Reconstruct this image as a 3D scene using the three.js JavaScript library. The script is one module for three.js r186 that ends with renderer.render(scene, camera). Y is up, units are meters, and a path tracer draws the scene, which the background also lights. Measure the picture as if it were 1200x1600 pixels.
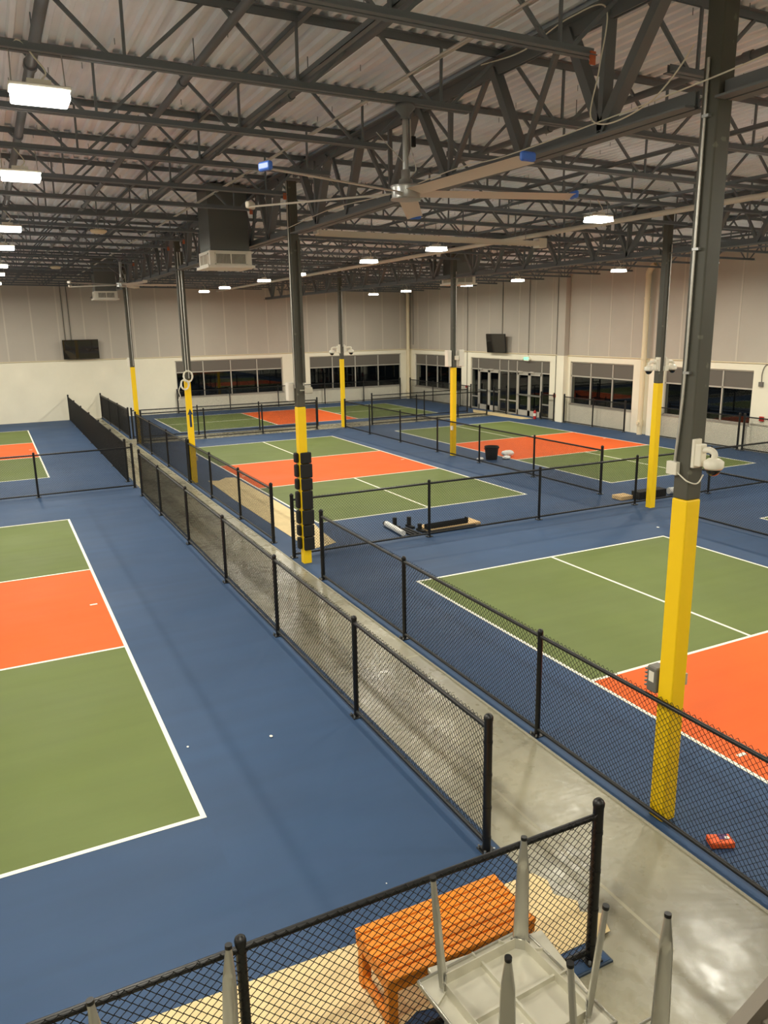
import * as THREE from 'three';
import { mergeGeometries, toCreasedNormals } from 'three/addons/utils/BufferGeometryUtils.js';
import { RoundedBoxGeometry } from 'three/addons/geometries/RoundedBoxGeometry.js';
import { FontLoader } from 'three/addons/loaders/FontLoader.js';
import { TextGeometry } from 'three/addons/geometries/TextGeometry.js';
import { RectAreaLightUniformsLib } from 'three/addons/lights/RectAreaLightUniformsLib.js';

// ---------------------------------------------------------------- camera, sky, light, exposure
const scene = new THREE.Scene();
scene.background = new THREE.Color(0x020304);              // night outside the windows
const camera = new THREE.PerspectiveCamera(2 * Math.atan(800 / 1202.79) * 180 / Math.PI, 0.75, 0.05, 200);
camera.rotation.order = 'YXZ';
camera.position.set(-1.3318, 4.5184, 6.5256);
camera.rotation.set(-0.2385, -0.4648, -0.0176);
const renderer = new THREE.WebGLRenderer({ antialias: true });
renderer.toneMapping = THREE.LinearToneMapping;
renderer.toneMappingExposure = 2.25;
renderer.shadowMap.enabled = true;
RectAreaLightUniformsLib.init();
const LAMP_COLOR = new THREE.Color(1.0, 0.95, 0.81);
const LAMP_NITS = 215;                                    // each high-bay fitting
const LAMP_ROWS = [-9.9, -0.7, 8.4, 17.5];
const LAMP_Z = [10.24, 4.75, -0.74, -4.4, -9.89, -13.54, -19.03, -22.69, -28.18, -31.83];

// ---------------------------------------------------------------- helpers
let seed = 7;
const rnd = () => { seed = (seed * 1664525 + 1013904223) >>> 0; return seed / 4294967296; };
const rr = (a, b) => a + (b - a) * rnd();
const V = (x, y, z) => new THREE.Vector3(x, y, z);
const used = {};
function numbered(n) { used[n] = (used[n] ?? -1) + 1; return used[n] ? n + '_' + String(used[n]).padStart(3, '0') : n; }
function shadows(m) { m.castShadow = true; m.receiveShadow = true; return m; }
function part(name, geo, mat, parent, label) {
  const m = shadows(new THREE.Mesh(Array.isArray(geo) ? merge(geo) : geo, mat));
  m.name = name; if (label) m.userData.label = label; parent.add(m); return m;
}
function merge(gs) {
  const a = gs.map(g => { const h = g.index ? g.toNonIndexed() : g; for (const k of Object.keys(h.attributes)) if (!['position', 'normal', 'uv'].includes(k)) h.deleteAttribute(k); return h; });
  return mergeGeometries(a);
}
function tag(o, label, category, group) { o.userData.label = label; o.userData.category = category; if (group) o.userData.group = group; return o; }
function thing(name, label, category, [x, y, z] = [0, 0, 0], turn = 0, group) {
  const o = new THREE.Group(); o.name = numbered(name); o.position.set(x, y, z); o.rotation.y = turn;
  tag(o, label, category, group); scene.add(o); return o;
}
function single(name, geo, mat, label, category, group) {
  const m = part(numbered(name), geo, mat, scene); return tag(m, label, category, group);
}
function structure(name, [x, y, z] = [0, 0, 0], turn = 0, label) {
  const o = new THREE.Group(); o.name = name; o.position.set(x, y, z); o.rotation.y = turn; o.userData.kind = 'structure'; if (label) o.userData.label = label; scene.add(o); return o;
}
function bx(w, h, d, x = 0, y = 0, z = 0) { const g = new THREE.BoxGeometry(w, h, d); g.translate(x, y, z); return g; }
function b2(x0, x1, y0, y1, z0, z1) { return bx(x1 - x0, y1 - y0, z1 - z0, (x0 + x1) / 2, (y0 + y1) / 2, (z0 + z1) / 2); }
function rbx(w, h, d, r, x = 0, y = 0, z = 0, s = 2) { const g = new RoundedBoxGeometry(w, h, d, s, r); g.translate(x, y, z); return g; }
function cyl(r0, r1, h, x = 0, y = 0, z = 0, n = 16) { const g = new THREE.CylinderGeometry(r1, r0, h, n); g.translate(x, y + h / 2, z); return g; }
function rod(a, b, r, n = 8, r2 = r) {                       // round bar between two points
  const d = b.clone().sub(a), g = new THREE.CylinderGeometry(r2, r, d.length(), n);
  g.translate(0, d.length() / 2, 0);
  g.applyQuaternion(new THREE.Quaternion().setFromUnitVectors(V(0, 1, 0), d.normalize())); g.translate(a.x, a.y, a.z); return g;
}
function bar(a, b, w, t) {                                   // flat bar between two points, w across (in plane), t along z
  const d = b.clone().sub(a), g = new THREE.BoxGeometry(w, d.length(), t);
  g.translate(0, d.length() / 2, 0);
  g.applyQuaternion(new THREE.Quaternion().setFromUnitVectors(V(0, 1, 0), d.normalize())); g.translate(a.x, a.y, a.z); return g;
}
function tube(pts, r, seg = 24, n = 6, closed = false) { return new THREE.TubeGeometry(new THREE.CatmullRomCurve3(pts.map(p => Array.isArray(p) ? V(...p) : p), closed), seg, r, n, closed); }
function lathe(prof, n = 24) { return new THREE.LatheGeometry(prof.map(p => new THREE.Vector2(...p)), n); }
function worldUV(geo, f = 1) {                               // uv in metres from x,z (floors)
  const p = geo.attributes.position, uv = geo.attributes.uv; for (let i = 0; i < p.count; i++) uv.setXY(i, p.getX(i) * f, p.getZ(i) * f); return geo;
}
function wallUV(geo, f = 1) { const p = geo.attributes.position, uv = geo.attributes.uv; for (let i = 0; i < p.count; i++) uv.setXY(i, (p.getX(i) + p.getZ(i)) * f, p.getY(i) * f); return geo; }
// ---- tiling noise textures
function hash(ix, iy, s) { let h = (ix * 374761393 + iy * 668265263 + s * 974634777) | 0; h = Math.imul(h ^ (h >>> 13), 1274126177); return ((h ^ (h >>> 16)) >>> 0) / 4294967296; }
function vnoise(x, y, per, s) {
  const xi = Math.floor(x), yi = Math.floor(y), fx = x - xi, fy = y - yi, u = fx * fx * (3 - 2 * fx), v = fy * fy * (3 - 2 * fy);
  const m = (a) => ((a % per) + per) % per;
  const a = hash(m(xi), m(yi), s), b = hash(m(xi + 1), m(yi), s), c = hash(m(xi), m(yi + 1), s), d = hash(m(xi + 1), m(yi + 1), s);
  return a + (b - a) * u + (c - a) * v + (a - b - c + d) * u * v;
}
function fbm(x, y, per, s, oct = 5) { let t = 0, a = 0.5, n = 0; for (let o = 0; o < oct; o++) { t += a * vnoise(x, y, per, s + o); n += a; x *= 2; y *= 2; per *= 2; a *= 0.5; } return t / n; }
function tex(n, fn, metres, srgb = true) {
  const d = new Uint8Array(n * n * 4);
  for (let j = 0; j < n; j++) for (let i = 0; i < n; i++) { const c = fn(i / n, j / n); d.set([c[0], c[1], c[2], 255].map(v => Math.max(0, Math.min(255, v))), (j * n + i) * 4); }
  const t = new THREE.DataTexture(d, n, n); t.wrapS = t.wrapT = THREE.RepeatWrapping; t.magFilter = THREE.LinearFilter; t.minFilter = THREE.LinearMipmapLinearFilter; t.generateMipmaps = true;
  if (srgb) t.colorSpace = THREE.SRGBColorSpace; t.repeat.set(1 / metres, 1 / metres); t.needsUpdate = true; return t;
}
const mixc = (a, b, t) => a.map((v, i) => v + (b[i] - v) * t);

// ---------------------------------------------------------------- materials
const std = (color, roughness = 0.6, metalness = 0, more = {}) => new THREE.MeshStandardMaterial({ color, roughness, metalness, ...more });
function paint(base, amp, metres, s, rough = 0.62) {         // rolled acrylic court paint: faint mottling and roller streaks
  const t = tex(512, (u, v) => { const n = fbm(u * 6, v * 6, 6, s, 5) - 0.5, st = fbm(u * 3, v * 48, 48, s + 30, 3) - 0.5, k = 1 + amp * (1.2 * n + 0.8 * st); return base.map(c => c * k); }, metres);
  const r = tex(256, (u, v) => { const n = fbm(u * 8, v * 8, 8, s + 60, 4); return [0, 255 * (rough + 0.16 * (n - 0.5)), 0]; }, metres, false);
  return new THREE.MeshStandardMaterial({ map: t, roughnessMap: r, roughness: 1 });
}
const M = {};
M.blue = paint([44, 72, 107], 0.1, 9, 1, 0.68);
M.green = paint([98, 112, 54], 0.07, 7, 2, 0.72);
M.orange = paint([226, 95, 20], 0.05, 7, 3, 0.75);
M.line = std(0xf6f3e2, 0.6);
{
  const c = tex(1024, (u, v) => {
    const n = fbm(u * 5, v * 5, 5, 11, 6), f = fbm(u * 40, v * 40, 40, 12, 4), sp = fbm(u * 200, v * 200, 200, 13, 2);
    let k = 0.82 + 0.3 * (n - 0.5) + 0.18 * (f - 0.5); if (sp > 0.86) k += 0.06; if (sp < 0.12) k -= 0.08;
    const st = fbm(u * 3 + 7, v * 3, 3, 14, 4); const base = mixc([158, 153, 130], [132, 128, 111], Math.max(0, Math.min(1, (st - 0.4) * 2)));
    return base.map(x => x * (0.55 + 0.55 * k));
  }, 5);
  const r = tex(512, (u, v) => { const n = fbm(u * 7, v * 7, 7, 15, 5), f = fbm(u * 60, v * 60, 60, 16, 3); return [0, 255 * (0.3 + 0.26 * (n - 0.5) + 0.22 * (f - 0.5)), 0]; }, 5, false);
  const b = tex(512, (u, v) => { const n = 255 * fbm(u * 64, v * 64, 64, 17, 4); return [n, n, n]; }, 5, false);
  M.concrete = new THREE.MeshStandardMaterial({ map: c, roughnessMap: r, roughness: 1, bumpMap: b, bumpScale: 0.0012 });
}
M.kerb = std(0xb7b2a0, 0.8);
M.wallLow = std(0xffffff, 0.7, 0, { map: tex(256, (u, v) => { const n = 1 + 0.05 * (fbm(u * 5, v * 5, 5, 21, 5) - 0.5); return [243 * n, 237 * n, 216 * n]; }, 4) });
M.wallUp = std(0xffffff, 0.6, 0, { map: tex(256, (u, v) => { const n = 1 + 0.06 * (fbm(u * 4, v * 4, 4, 22, 4) - 0.5); return [186 * n, 178 * n, 166 * n]; }, 5) });
M.seam = std(0xc9c1b3, 0.55);
M.cream = std(0xe6d8b6, 0.5);
M.deck = std(0xffffff, 0.55, 0, { map: tex(256, (u, v) => { const n = 1 + 0.14 * (fbm(u * 8, v * 8, 8, 23, 5) - 0.5); return [238 * n, 242 * n, 247 * n]; }, 6) });
M.steel = std(0x6c7277, 0.6, 0.0);
M.girder = std(0x6b6f72, 0.6, 0.0);
M.pipe = std(0x64676a, 0.5, 0.1);
M.conduit = std(0xc9c7c0, 0.35, 0.7);
M.paleBeam = std(0xd8cfbf, 0.5, 0.1);
M.colGrey = std(0xffffff, 0.5, 0.05, { map: tex(256, (u, v) => { const n = 1 + 0.12 * (fbm(u * 6, v * 6, 6, 24, 5) - 0.5); const s = fbm(u * 24, v * 24, 24, 25, 2) > 0.86 ? 1.35 : 1; return [78 * n * s, 77 * n * s, 68 * n * s]; }, 2.5) });
M.yellow = std(0xfbd00a, 0.5, 0);
M.black = std(0x0c0c0c, 0.42, 0);
M.blackMatte = std(0x141413, 0.75);
M.wire = std(0x0a0a0a, 0.4);
M.zinc = std(0xb9bab8, 0.35, 0.85);
M.duct = std(0x6d706d, 0.4, 0.55);
M.white = std(0xe9e4d6, 0.5);
M.whitePlastic = std(0xe6e1d0, 0.4);
M.alu = std(0xb8b6aa, 0.42, 0.55);
M.aluSat = std(0xc2beac, 0.5, 0.3);
M.tableTop = std(0xc9c5b4, 0.4, 0.35);
M.tableLeg = std(0xb0aea4, 0.3, 0.7);
M.fan = std(0xd6cbbb, 0.5, 0.0);
M.fanBlue = std(0x3f6fd0, 0.45);
M.frame = std(0xc6c1b6, 0.4, 0.25);
M.glass = new THREE.MeshPhysicalMaterial({ color: 0xcfd3d2, roughness: 0.02, transmission: 1, thickness: 0, ior: 1.52 });
M.film = std(0x6f6a63, 0.32, 0.1);
M.tv = new THREE.MeshPhysicalMaterial({ color: 0x0b0b0c, roughness: 0.22, clearcoat: 0.6 });
M.paper = std(0xffffff, 0.8, 0, { map: tex(256, (u, v) => { const n = 1 + 0.1 * (fbm(u * 6, v * 6, 6, 26, 5) - 0.5) + 0.04 * (fbm(u * 40, v * 40, 40, 27, 2) - 0.5); return [226 * n, 204 * n, 154 * n]; }, 1.5) });
M.cardboard = std(0xd8b886, 0.85);
M.benchWood = std(0xffffff, 0.5, 0, { map: tex(256, (u, v) => { const n = 1 + 0.09 * (fbm(u * 2, v * 24, 24, 28, 4) - 0.5); return [232 * n, 138 * n, 34 * n]; }, 1) });
M.red = std(0xb51f1a, 0.4);
M.orangeTag = std(0xb5613f, 0.8);
M.dkBlue = std(0x27374f, 0.6);
M.purple = std(0x5a3d6e, 0.7);
M.greyPlastic = std(0x6d6b63, 0.5);
M.led = new THREE.MeshStandardMaterial({ color: 0xffffff, emissive: new THREE.Color(1, 0.97, 0.88), emissiveIntensity: 7, roughness: 0.5 });
M.exit = new THREE.MeshStandardMaterial({ color: 0x1f9a4a, emissive: new THREE.Color(0.1, 0.9, 0.3), emissiveIntensity: 1.6 });
M.plasticWrap = std(0xe8e8e4, 0.3);
M.stair = std(0x6a6256, 0.6);

// ---------------------------------------------------------------- the shell
const X0 = -14.5, X1 = 22.2, ZB = -36.5, ZF = 12.5, BAND = 3.02;
const slope = -0.0125, roofY = x => slope * (x - 3.8);
const DECK = 7.22, JBOT = 6.60;
const floor = structure('floor');
part('concrete_slab', worldUV(b2(X0 - 0.3, X1 + 0.3, -0.22, -0.02, ZB - 0.3, ZF + 0.3)), M.concrete, floor);
function pad(x0, x1, z0, z1, edge = M.kerb) {
  const k = part('court_base', worldUV(b2(x0, x1, -0.02, -0.003, z0, z1)), edge, floor);
  part('blue_coating', worldUV(b2(x0 + 0.015, x1 - 0.015, -0.003, 0, z0 + 0.015, z1 - 0.015)), M.blue, k);
}
pad(X0, 2.2, ZB, 3.075, std(0x3f4d5e, 0.8)); pad(3.6, X1, -25.55, ZF); pad(3.6, X1, ZB, -27.15);
// saw-cut joints with pale filler in the concrete walkway
part('joint_filler', [b2(2.66, 2.69, -0.02, -0.0195, 0.9, 3.2), b2(2.2, 3.6, -0.02, -0.0195, -20.6, -20.57), b2(2.2, 3.6, -0.02, -0.0195, -11.45, -11.42), b2(2.2, 3.6, -0.02, -0.0195, -2.3, -2.27)], std(0xaaa58d, 0.45), floor);

function wallWithOpenings(name, s0, s1, openings, pos, turn) {  // local x along the wall, local +z into the room
  const w = structure(name, pos, turn), lo = [], T = 0.28;
  let s = s0; const ops = [...openings].sort((a, b) => a[0] - b[0]);
  for (const [a, b, y0, y1] of ops) {
    lo.push(b2(s, a, -0.02, BAND, -T, 0)); if (y0 > 0.01) lo.push(b2(a, b, -0.02, y0, -T, 0)); lo.push(b2(a, b, y1, BAND, -T, 0)); s = b;
  }
  lo.push(b2(s, s1, -0.02, BAND, -T, 0));
  part('lower_wall', wallUV(merge(lo)), M.wallLow, w);
  part('upper_wall', wallUV(b2(s0, s1, BAND, 7.75, -T, -0.02)), M.wallUp, w);
  part('band_conduit', rod(V(s0, BAND, 0.025), V(s1, BAND, 0.025), 0.022, 8), M.cream, w);
  return w;
}
const opsBack = [[7.73, 13.85, 0.82, 2.8], [15.53, 21.6, 0.82, 2.78]];
const opsRight = [[-35.8, -30.45, 0.8, 2.76], [-29.5, -22.75, 0, 2.72], [-21.3, -17.4, 0.85, 2.76], [-15.75, -11.75, 0.88, 2.76]];
const wallBack = wallWithOpenings('wall_back', X0 - 0.28, X1 + 0.28, opsBack, [0, 0, ZB], 0);
const wallRight = wallWithOpenings('wall_right', ZB, ZF, opsRight, [X1, 0, 0], -Math.PI / 2);
{
  const seamG = b2(-0.035, 0.035, BAND + 0.04, 7.0, -0.021, -0.012);
  for (let x = -13.6; x < 22; x += 1.22) { const m = part('seam_tape', seamG, M.seam, wallBack); m.position.x = x + 1.04 - 0.01; }
  for (let z = -35.4; z < 0; z += 1.27) { const m = part('seam_tape', seamG, M.seam, wallRight); m.position.x = z; }
  const wl = structure('wall_left', [X0, 0, 0]); part('lower_wall', b2(-0.28, 0, -0.02, BAND, ZB, ZF), M.wallLow, wl); part('upper_wall', b2(-0.28, -0.02, BAND, 7.75, ZB, ZF), M.wallUp, wl);
  const wf = structure('wall_front', [0, 0, ZF]); part('lower_wall', b2(X0 - 0.28, X1 + 0.28, -0.02, BAND, 0, 0.28), M.wallLow, wf); part('upper_wall', b2(X0 - 0.28, X1 + 0.28, BAND, 7.75, 0.02, 0.28), M.wallUp, wf);
}
// pilasters on the right wall
{
  const t1 = structure('trim_1', [X1, 0, -21.72]); part('lower_pilaster', wallUV(b2(-0.24, 0, -0.02, BAND, -0.24, 0.24)), M.wallLow, t1); part('upper_pilaster', wallUV(b2(-0.24, 0, BAND, 7.1, -0.24, 0.24)), M.wallUp, t1);
  const t2 = structure('trim_2', [X1, 0, -16.1]); part('pilaster', wallUV(b2(-0.14, 0, -0.02, BAND, -0.3, 0.3)), M.wallLow, t2);
}
// windows: frames, mullions, panes
let wn = 0;
function windowUnit(s0, s1, y0, y1, mull, transom, pos, turn) {
  const w = structure('window_' + (++wn), pos, turn), f = 0.05, d0 = -0.14, d1 = -0.06;
  part('frame', [b2(s0, s1, y0, y0 + f, d0, d1), b2(s0, s1, y1 - f, y1, d0, d1), b2(s0, s0 + f, y0, y1, d0, d1), b2(s1 - f, s1, y0, y1, d0, d1)], M.frame, w);
  part('sill', b2(s0 - 0.02, s1 + 0.02, y0 - 0.03, y0 + 0.004, -0.2, 0.02), M.frame, w);
  for (const m of mull) part('mullion', b2(m - f / 2, m + f / 2, y0, y1, d0, d1), M.frame, w);
  part('transom_bar', b2(s0, s1, transom - f / 2, transom + f / 2, d0, d1), M.frame, w);
  const ss = [s0, ...mull, s1];
  for (let i = 0; i + 1 < ss.length; i++) {
    part('pane', b2(ss[i] + 0.01, ss[i + 1] - 0.01, y0 + 0.01, transom, -0.103, -0.097), M.glass, w);
    part('upper_pane', b2(ss[i] + 0.01, ss[i + 1] - 0.01, transom, y1 - 0.01, -0.103, -0.097), M.film, w);
  }
  return w;
}
windowUnit(7.73, 13.85, 0.82, 2.8, [9.25, 10.8, 12.33], 2.17, [0, 0, ZB], 0);
windowUnit(15.53, 21.6, 0.82, 2.78, [17.0, 18.5, 20.05], 2.12, [0, 0, ZB], 0);
windowUnit(-35.8, -30.45, 0.8, 2.76, [-34.5, -33.2, -31.85], 2.13, [X1, 0, 0], -Math.PI / 2);
windowUnit(-21.3, -17.4, 0.85, 2.76, [-20.0, -18.65], 2.12, [X1, 0, 0], -Math.PI / 2);
windowUnit(-15.75, -11.75, 0.88, 2.76, [-14.35, -13.05], 2.12, [X1, 0, 0], -Math.PI / 2);
// storefront with two pairs of doors
{
  const w = structure('window_' + (++wn), [X1, 0, 0], -Math.PI / 2), f = 0.05, d0 = -0.15, d1 = -0.06, y1 = 2.72, T = 2.12;
  const vs = [-29.5, -28.85, -26.88, -26.12, -25.38, -23.42, -22.75];
  part('frame', [b2(vs[0], vs[6], y1 - f, y1, d0, d1), b2(vs[0], vs[6], T - f / 2, T + f / 2, d0, d1)], M.frame, w);
  for (const v of vs) part('mullion', b2(v - f / 2, v + f / 2, 0, y1, d0, d1), M.frame, w);
  for (let i = 0; i < 6; i++) part('upper_pane', b2(vs[i] + 0.02, vs[i + 1] - 0.02, T, y1 - f, -0.103, -0.097), M.film, w);
  for (const i of [0, 2, 3, 5]) {
    part('pane', b2(vs[i] + 0.02, vs[i + 1] - 0.02, 0.02, T, -0.103, -0.097), M.glass, w);
    part('rail', b2(vs[i], vs[i + 1], 0.62, 0.68, d0, d1), M.frame, w); part('sill', b2(vs[i], vs[i + 1], 0, 0.06, d0, d1), M.frame, w);
  }
  let dn = 0;
  for (const i of [1, 4]) for (const h of [0, 1]) {
    const a = vs[i] + 0.03 + h * ((vs[i + 1] - vs[i]) / 2 - 0.02), b = a + (vs[i + 1] - vs[i]) / 2 - 0.04;
    const d = structure('door_' + (++dn), [X1, 0, 0], -Math.PI / 2);
    part('leaf_frame', [b2(a, a + 0.09, 0, T - 0.03, -0.14, -0.08), b2(b - 0.09, b, 0, T - 0.03, -0.14, -0.08), b2(a, b, 0, 0.26, -0.14, -0.08), b2(a, b, T - 0.14, T - 0.03, -0.14, -0.08)], M.frame, d);
    part('pane', b2(a + 0.08, b - 0.08, 0.25, T - 0.13, -0.113, -0.107), M.glass, d);
    part('push_bar', b2(a + 0.03, b - 0.03, 0.98, 1.05, -0.08, -0.02), M.zinc, d);
    part('door_closer', b2(a + 0.1, a + 0.4, T - 0.02, T + 0.05, -0.08, 0.0), M.frame, d);
  }
}

// ---------------------------------------------------------------- roof deck
{
  const ceil = new THREE.Group(); ceil.name = 'ceiling'; ceil.userData.kind = 'structure'; scene.add(ceil);
  const pos = [], uv = [], P = 0.1524, D = 0.038, prof = [];
  for (let x = X0 - 0.3; x < X1 + 0.3; x += P) prof.push([x, 0], [x + 0.045, 0], [x + 0.063, D], [x + 0.134, D]);
  const zs = []; for (let z = ZB - 0.3; z < ZF + 0.4; z += 7.0) zs.push(z); zs.push(ZF + 0.4);
  for (let k = 0; k + 1 < zs.length; k++) for (let i = 0; i + 1 < prof.length; i++) {
    const [xa, ya] = prof[i], [xb, yb] = prof[i + 1], za = zs[k], zb = zs[k + 1];
    const q = [[xa, ya, za], [xb, yb, za], [xb, yb, zb], [xa, ya, zb]];
    for (const j of [0, 1, 2, 0, 2, 3]) { const [x, y, z] = q[j]; pos.push(x, DECK + roofY(x) + y, z); uv.push(x, z); }
  }
  const g = new THREE.BufferGeometry(); g.setAttribute('position', new THREE.Float32BufferAttribute(pos, 3)); g.setAttribute('uv', new THREE.Float32BufferAttribute(uv, 2)); g.computeVertexNormals();
  part('corrugated_deck', g, M.deck, ceil);
  const top = part('roof_board', bx(X1 - X0 + 0.6, 0.1, ZF - ZB + 0.8, 0, 0, 0), M.deck, ceil); top.position.set((X0 + X1) / 2, DECK + roofY((X0 + X1) / 2) + 0.11, (ZF + ZB) / 2); top.rotation.z = Math.atan(slope);
  // insulation screws poking through the deck
  const N = 1500, im = shadows(new THREE.InstancedMesh(new THREE.CylinderGeometry(0.004, 0.004, 0.06, 5), M.steel, N)), m4 = new THREE.Matrix4();
  for (let i = 0; i < N; i++) { const x = rr(-5, X1), z = rr(ZB, 3); m4.makeTranslation(x, DECK + roofY(x) - 0.025, z); im.setMatrixAt(i, m4); }
  im.name = 'insulation_screws'; im.userData.kind = 'stuff'; ceil.add(im);
}

// ---------------------------------------------------------------- columns
const COLS = [[3.8, 2.0], [3.8, -7.144], [3.8, -16.4], [3.8, -25.9], [12.93, -7.144], [12.93, -16.4], [12.93, -25.9]];
const CW = 0.158, YT = 3.05;
const colLabel = [
  'nearest steel column, yellow below and dark grey above, carrying a dome camera', 'steel column with yellow base wrapped in black pads',
  'yellow and grey steel column with dark arrow and coiled cable', 'far left yellow and grey steel column near the back wall by the walkway',
  'yellow and grey steel column with fire extinguisher beside the second court', 'yellow and grey steel column standing in the middle dividing fence', 'yellow and grey steel column near the far window in the back'];
const columns = COLS.map(([x, z], i) => {
  const c = thing('steel_column', colLabel[i], 'column', [x, 0, z], 0, 'steel columns holding the roof'), top = 7.0 + roofY(x);
  part('grey_shaft', wallUV(rbx(CW, top - YT, CW, 0.014, 0, (top + YT) / 2, 0)), M.colGrey, c);
  part('yellow_shaft', rbx(CW + 0.006, YT + 0.01, CW + 0.006, 0.015, 0, YT / 2 - 0.005, 0), M.yellow, c);
  part('cap_plate', bx(0.3, 0.025, 0.36, 0, top + 0.0, 0), M.girder, c);
  return c;
});
function colConduit(c, pts, r = 0.013) { const m = part('conduit', tube(pts, r, Math.max(2, pts.length * 6), 6), M.conduit, c); return m; }
{
  const h = CW / 2;
  const c1 = colConduit(columns[0], [[-h - 0.016, 6.4, -0.02], [-h - 0.016, 5, -0.02], [-h - 0.016, 3.9, -0.03], [-h - 0.02, 3.37, -0.06]], 0.013);
  for (const y of [6.0, 5.05, 4.1]) part('clamp', bx(0.05, 0.02, 0.06, -h - 0.012, y, 0.0), M.zinc, c1);
  part('junction_box', rbx(0.045, 0.11, 0.11, 0.006, -h - 0.026, 3.31, -0.07), M.whitePlastic, columns[0]);
  part('cable', tube([[-h - 0.03, 3.28, -0.02], [-h - 0.03, 3.22, 0.1], [-0.02, 3.2, h + 0.04], [0.03, 3.27, h + 0.05]], 0.006, 20), M.whitePlastic, columns[0]);
  const bxm = part('equipment_box', rbx(0.13, 0.25, 0.12, 0.02, -0.03, 1.34, -h - 0.075), M.greyPlastic, columns[0]);
  part('cooling_fins', [0, 1, 2, 3, 4].map(k => bx(0.13, 0.012, 0.02, -0.03, 1.26 + k * 0.04, -h - 0.145)), M.greyPlastic, bxm);
  part('label', bx(0.002, 0.1, 0.06, -0.096, 1.37, -h - 0.075), M.white, bxm);
  part('outlet_box', rbx(0.05, 0.11, 0.07, 0.006, h + 0.03, 1.38, 0.02), M.aluSat, columns[0]);
  // column with black pads
  colConduit(columns[1], [[-h - 0.014, 7.0, 0.03], [-h - 0.014, 5, 0.03], [-h - 0.014, 3.4, 0.03]]);
  colConduit(columns[1], [[0.05, 5.9, h + 0.014], [0.05, 4.8, h + 0.014], [0.05, 3.45, h + 0.014]]);
  part('strut', bx(0.05, 2.5, 0.04, 0.06, 4.75, h + 0.03), M.colGrey, columns[1]);
  part('flood_lamp', [rbx(0.14, 0.12, 0.08, 0.02, 0.12, 3.36, h + 0.08), rod(V(-0.02, 3.36, h), V(0.12, 3.36, h + 0.05), 0.015)], M.aluSat, columns[1]);
  part('speaker_box', rbx(0.12, 0.34, 0.16, 0.02, -h - 0.075, 3.33, -0.1), M.white, columns[1]);
  // column with arrow and coil
  colConduit(columns[2], [[-0.03, 6.6, h + 0.014], [-0.03, 5, h + 0.014], [-0.03, 3.3, h + 0.014]], 0.018);
  colConduit(columns[2], [[0.04, 6.6, h + 0.014], [0.04, 5, h + 0.014], [0.04, 3.1, h + 0.014]], 0.018);
  part('strut', bx(0.07, 3.4, 0.05, 0.1, 4.9, 0.02), M.colGrey, columns[2]);
  const s = new THREE.Shape(); s.moveTo(0, 0.27); s.lineTo(0.078, 0.1); s.lineTo(0.032, 0.1); s.lineTo(0.032, -0.27); s.lineTo(-0.032, -0.27); s.lineTo(-0.032, 0.1); s.lineTo(-0.078, 0.1); s.closePath();
  const ag = new THREE.ExtrudeGeometry(s, { depth: 0.002, bevelEnabled: false }); ag.translate(0, 1.95, h + 0.0035);
  part('arrow_mark', ag, M.dkBlue, columns[2], 'dark blue upward arrow');
  part('outlet_box', rbx(0.06, 0.12, 0.07, 0.006, h + 0.035, 0.72, 0), M.aluSat, columns[2]);
  colConduit(columns[3], [[0.03, 6.6, h + 0.014], [0.03, 5, h + 0.014], [0.03, 3.1, h + 0.014]], 0.016);
  part('switch_box', rbx(0.08, 0.35, 0.1, 0.01, -h - 0.045, 3.25, 0), M.white, columns[3]);
  colConduit(columns[4], [[0.05, 6.2, h + 0.014], [0.05, 5, h + 0.014], [0.05, 3.45, h + 0.014]], 0.014);
  part('junction_box', rbx(0.12, 0.12, 0.06, 0.006, 0.1, 3.4, h + 0.03), M.whitePlastic, columns[4]);
  colConduit(columns[5], [[0.04, 6.2, h + 0.014], [0.04, 5, h + 0.014], [0.04, 3.4, h + 0.014]], 0.014);
  part('junction_box', rbx(0.14, 0.14, 0.06, 0.006, 0.06, 3.38, h + 0.03), M.whitePlastic, columns[5]);
  part('speaker_box', rbx(0.16, 0.55, 0.2, 0.02, -h - 0.13, 3.36, 0), M.white, columns[5]);
  part('speaker_box', rbx(0.2, 0.55, 0.2, 0.02, h + 0.2, 3.36, 0), M.white, columns[5]);
  part('outlet_box', rbx(0.08, 0.14, 0.06, 0.006, -h - 0.02, 0.98, h), M.white, columns[5]);
  colConduit(columns[6], [[0.04, 6.2, h + 0.014], [0.04, 5, h + 0.014], [0.04, 3.6, h + 0.014]], 0.014);
}
// coiled white cable hung on the arrow column
{
  const c = thing('cable_coil', 'coil of white cable hanging on the column with the arrow', 'cable', [3.8, 0, -16.4 + CW / 2 + 0.085]);
  const ring = (cx, cy, r, n, zz) => { const pts = []; for (let i = 0; i < n * 14; i++) { const a = i / 14 * 6.283; pts.push([cx + (r + 0.02 * Math.sin(i * 1.7)) * Math.cos(a), cy + (r * 1.25 + 0.02 * Math.cos(i * 2.3)) * Math.sin(a), zz + 0.02 * Math.sin(i * 0.9)]); } return tube(pts, 0.012, n * 40, 5); };
  part('upper_loops', ring(0.0, 3.16, 0.125, 8, 0), M.whitePlastic, c); part('lower_loops', ring(-0.11, 2.93, 0.11, 6, 0.01), M.whitePlastic, c);
  part('dangling_end', tube([[-0.2, 3.0, 0], [-0.3, 2.75, 0.02], [-0.27, 2.6, 0.02], [-0.34, 2.5, 0.02]], 0.012, 20, 5), M.whitePlastic, c);
}
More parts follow.
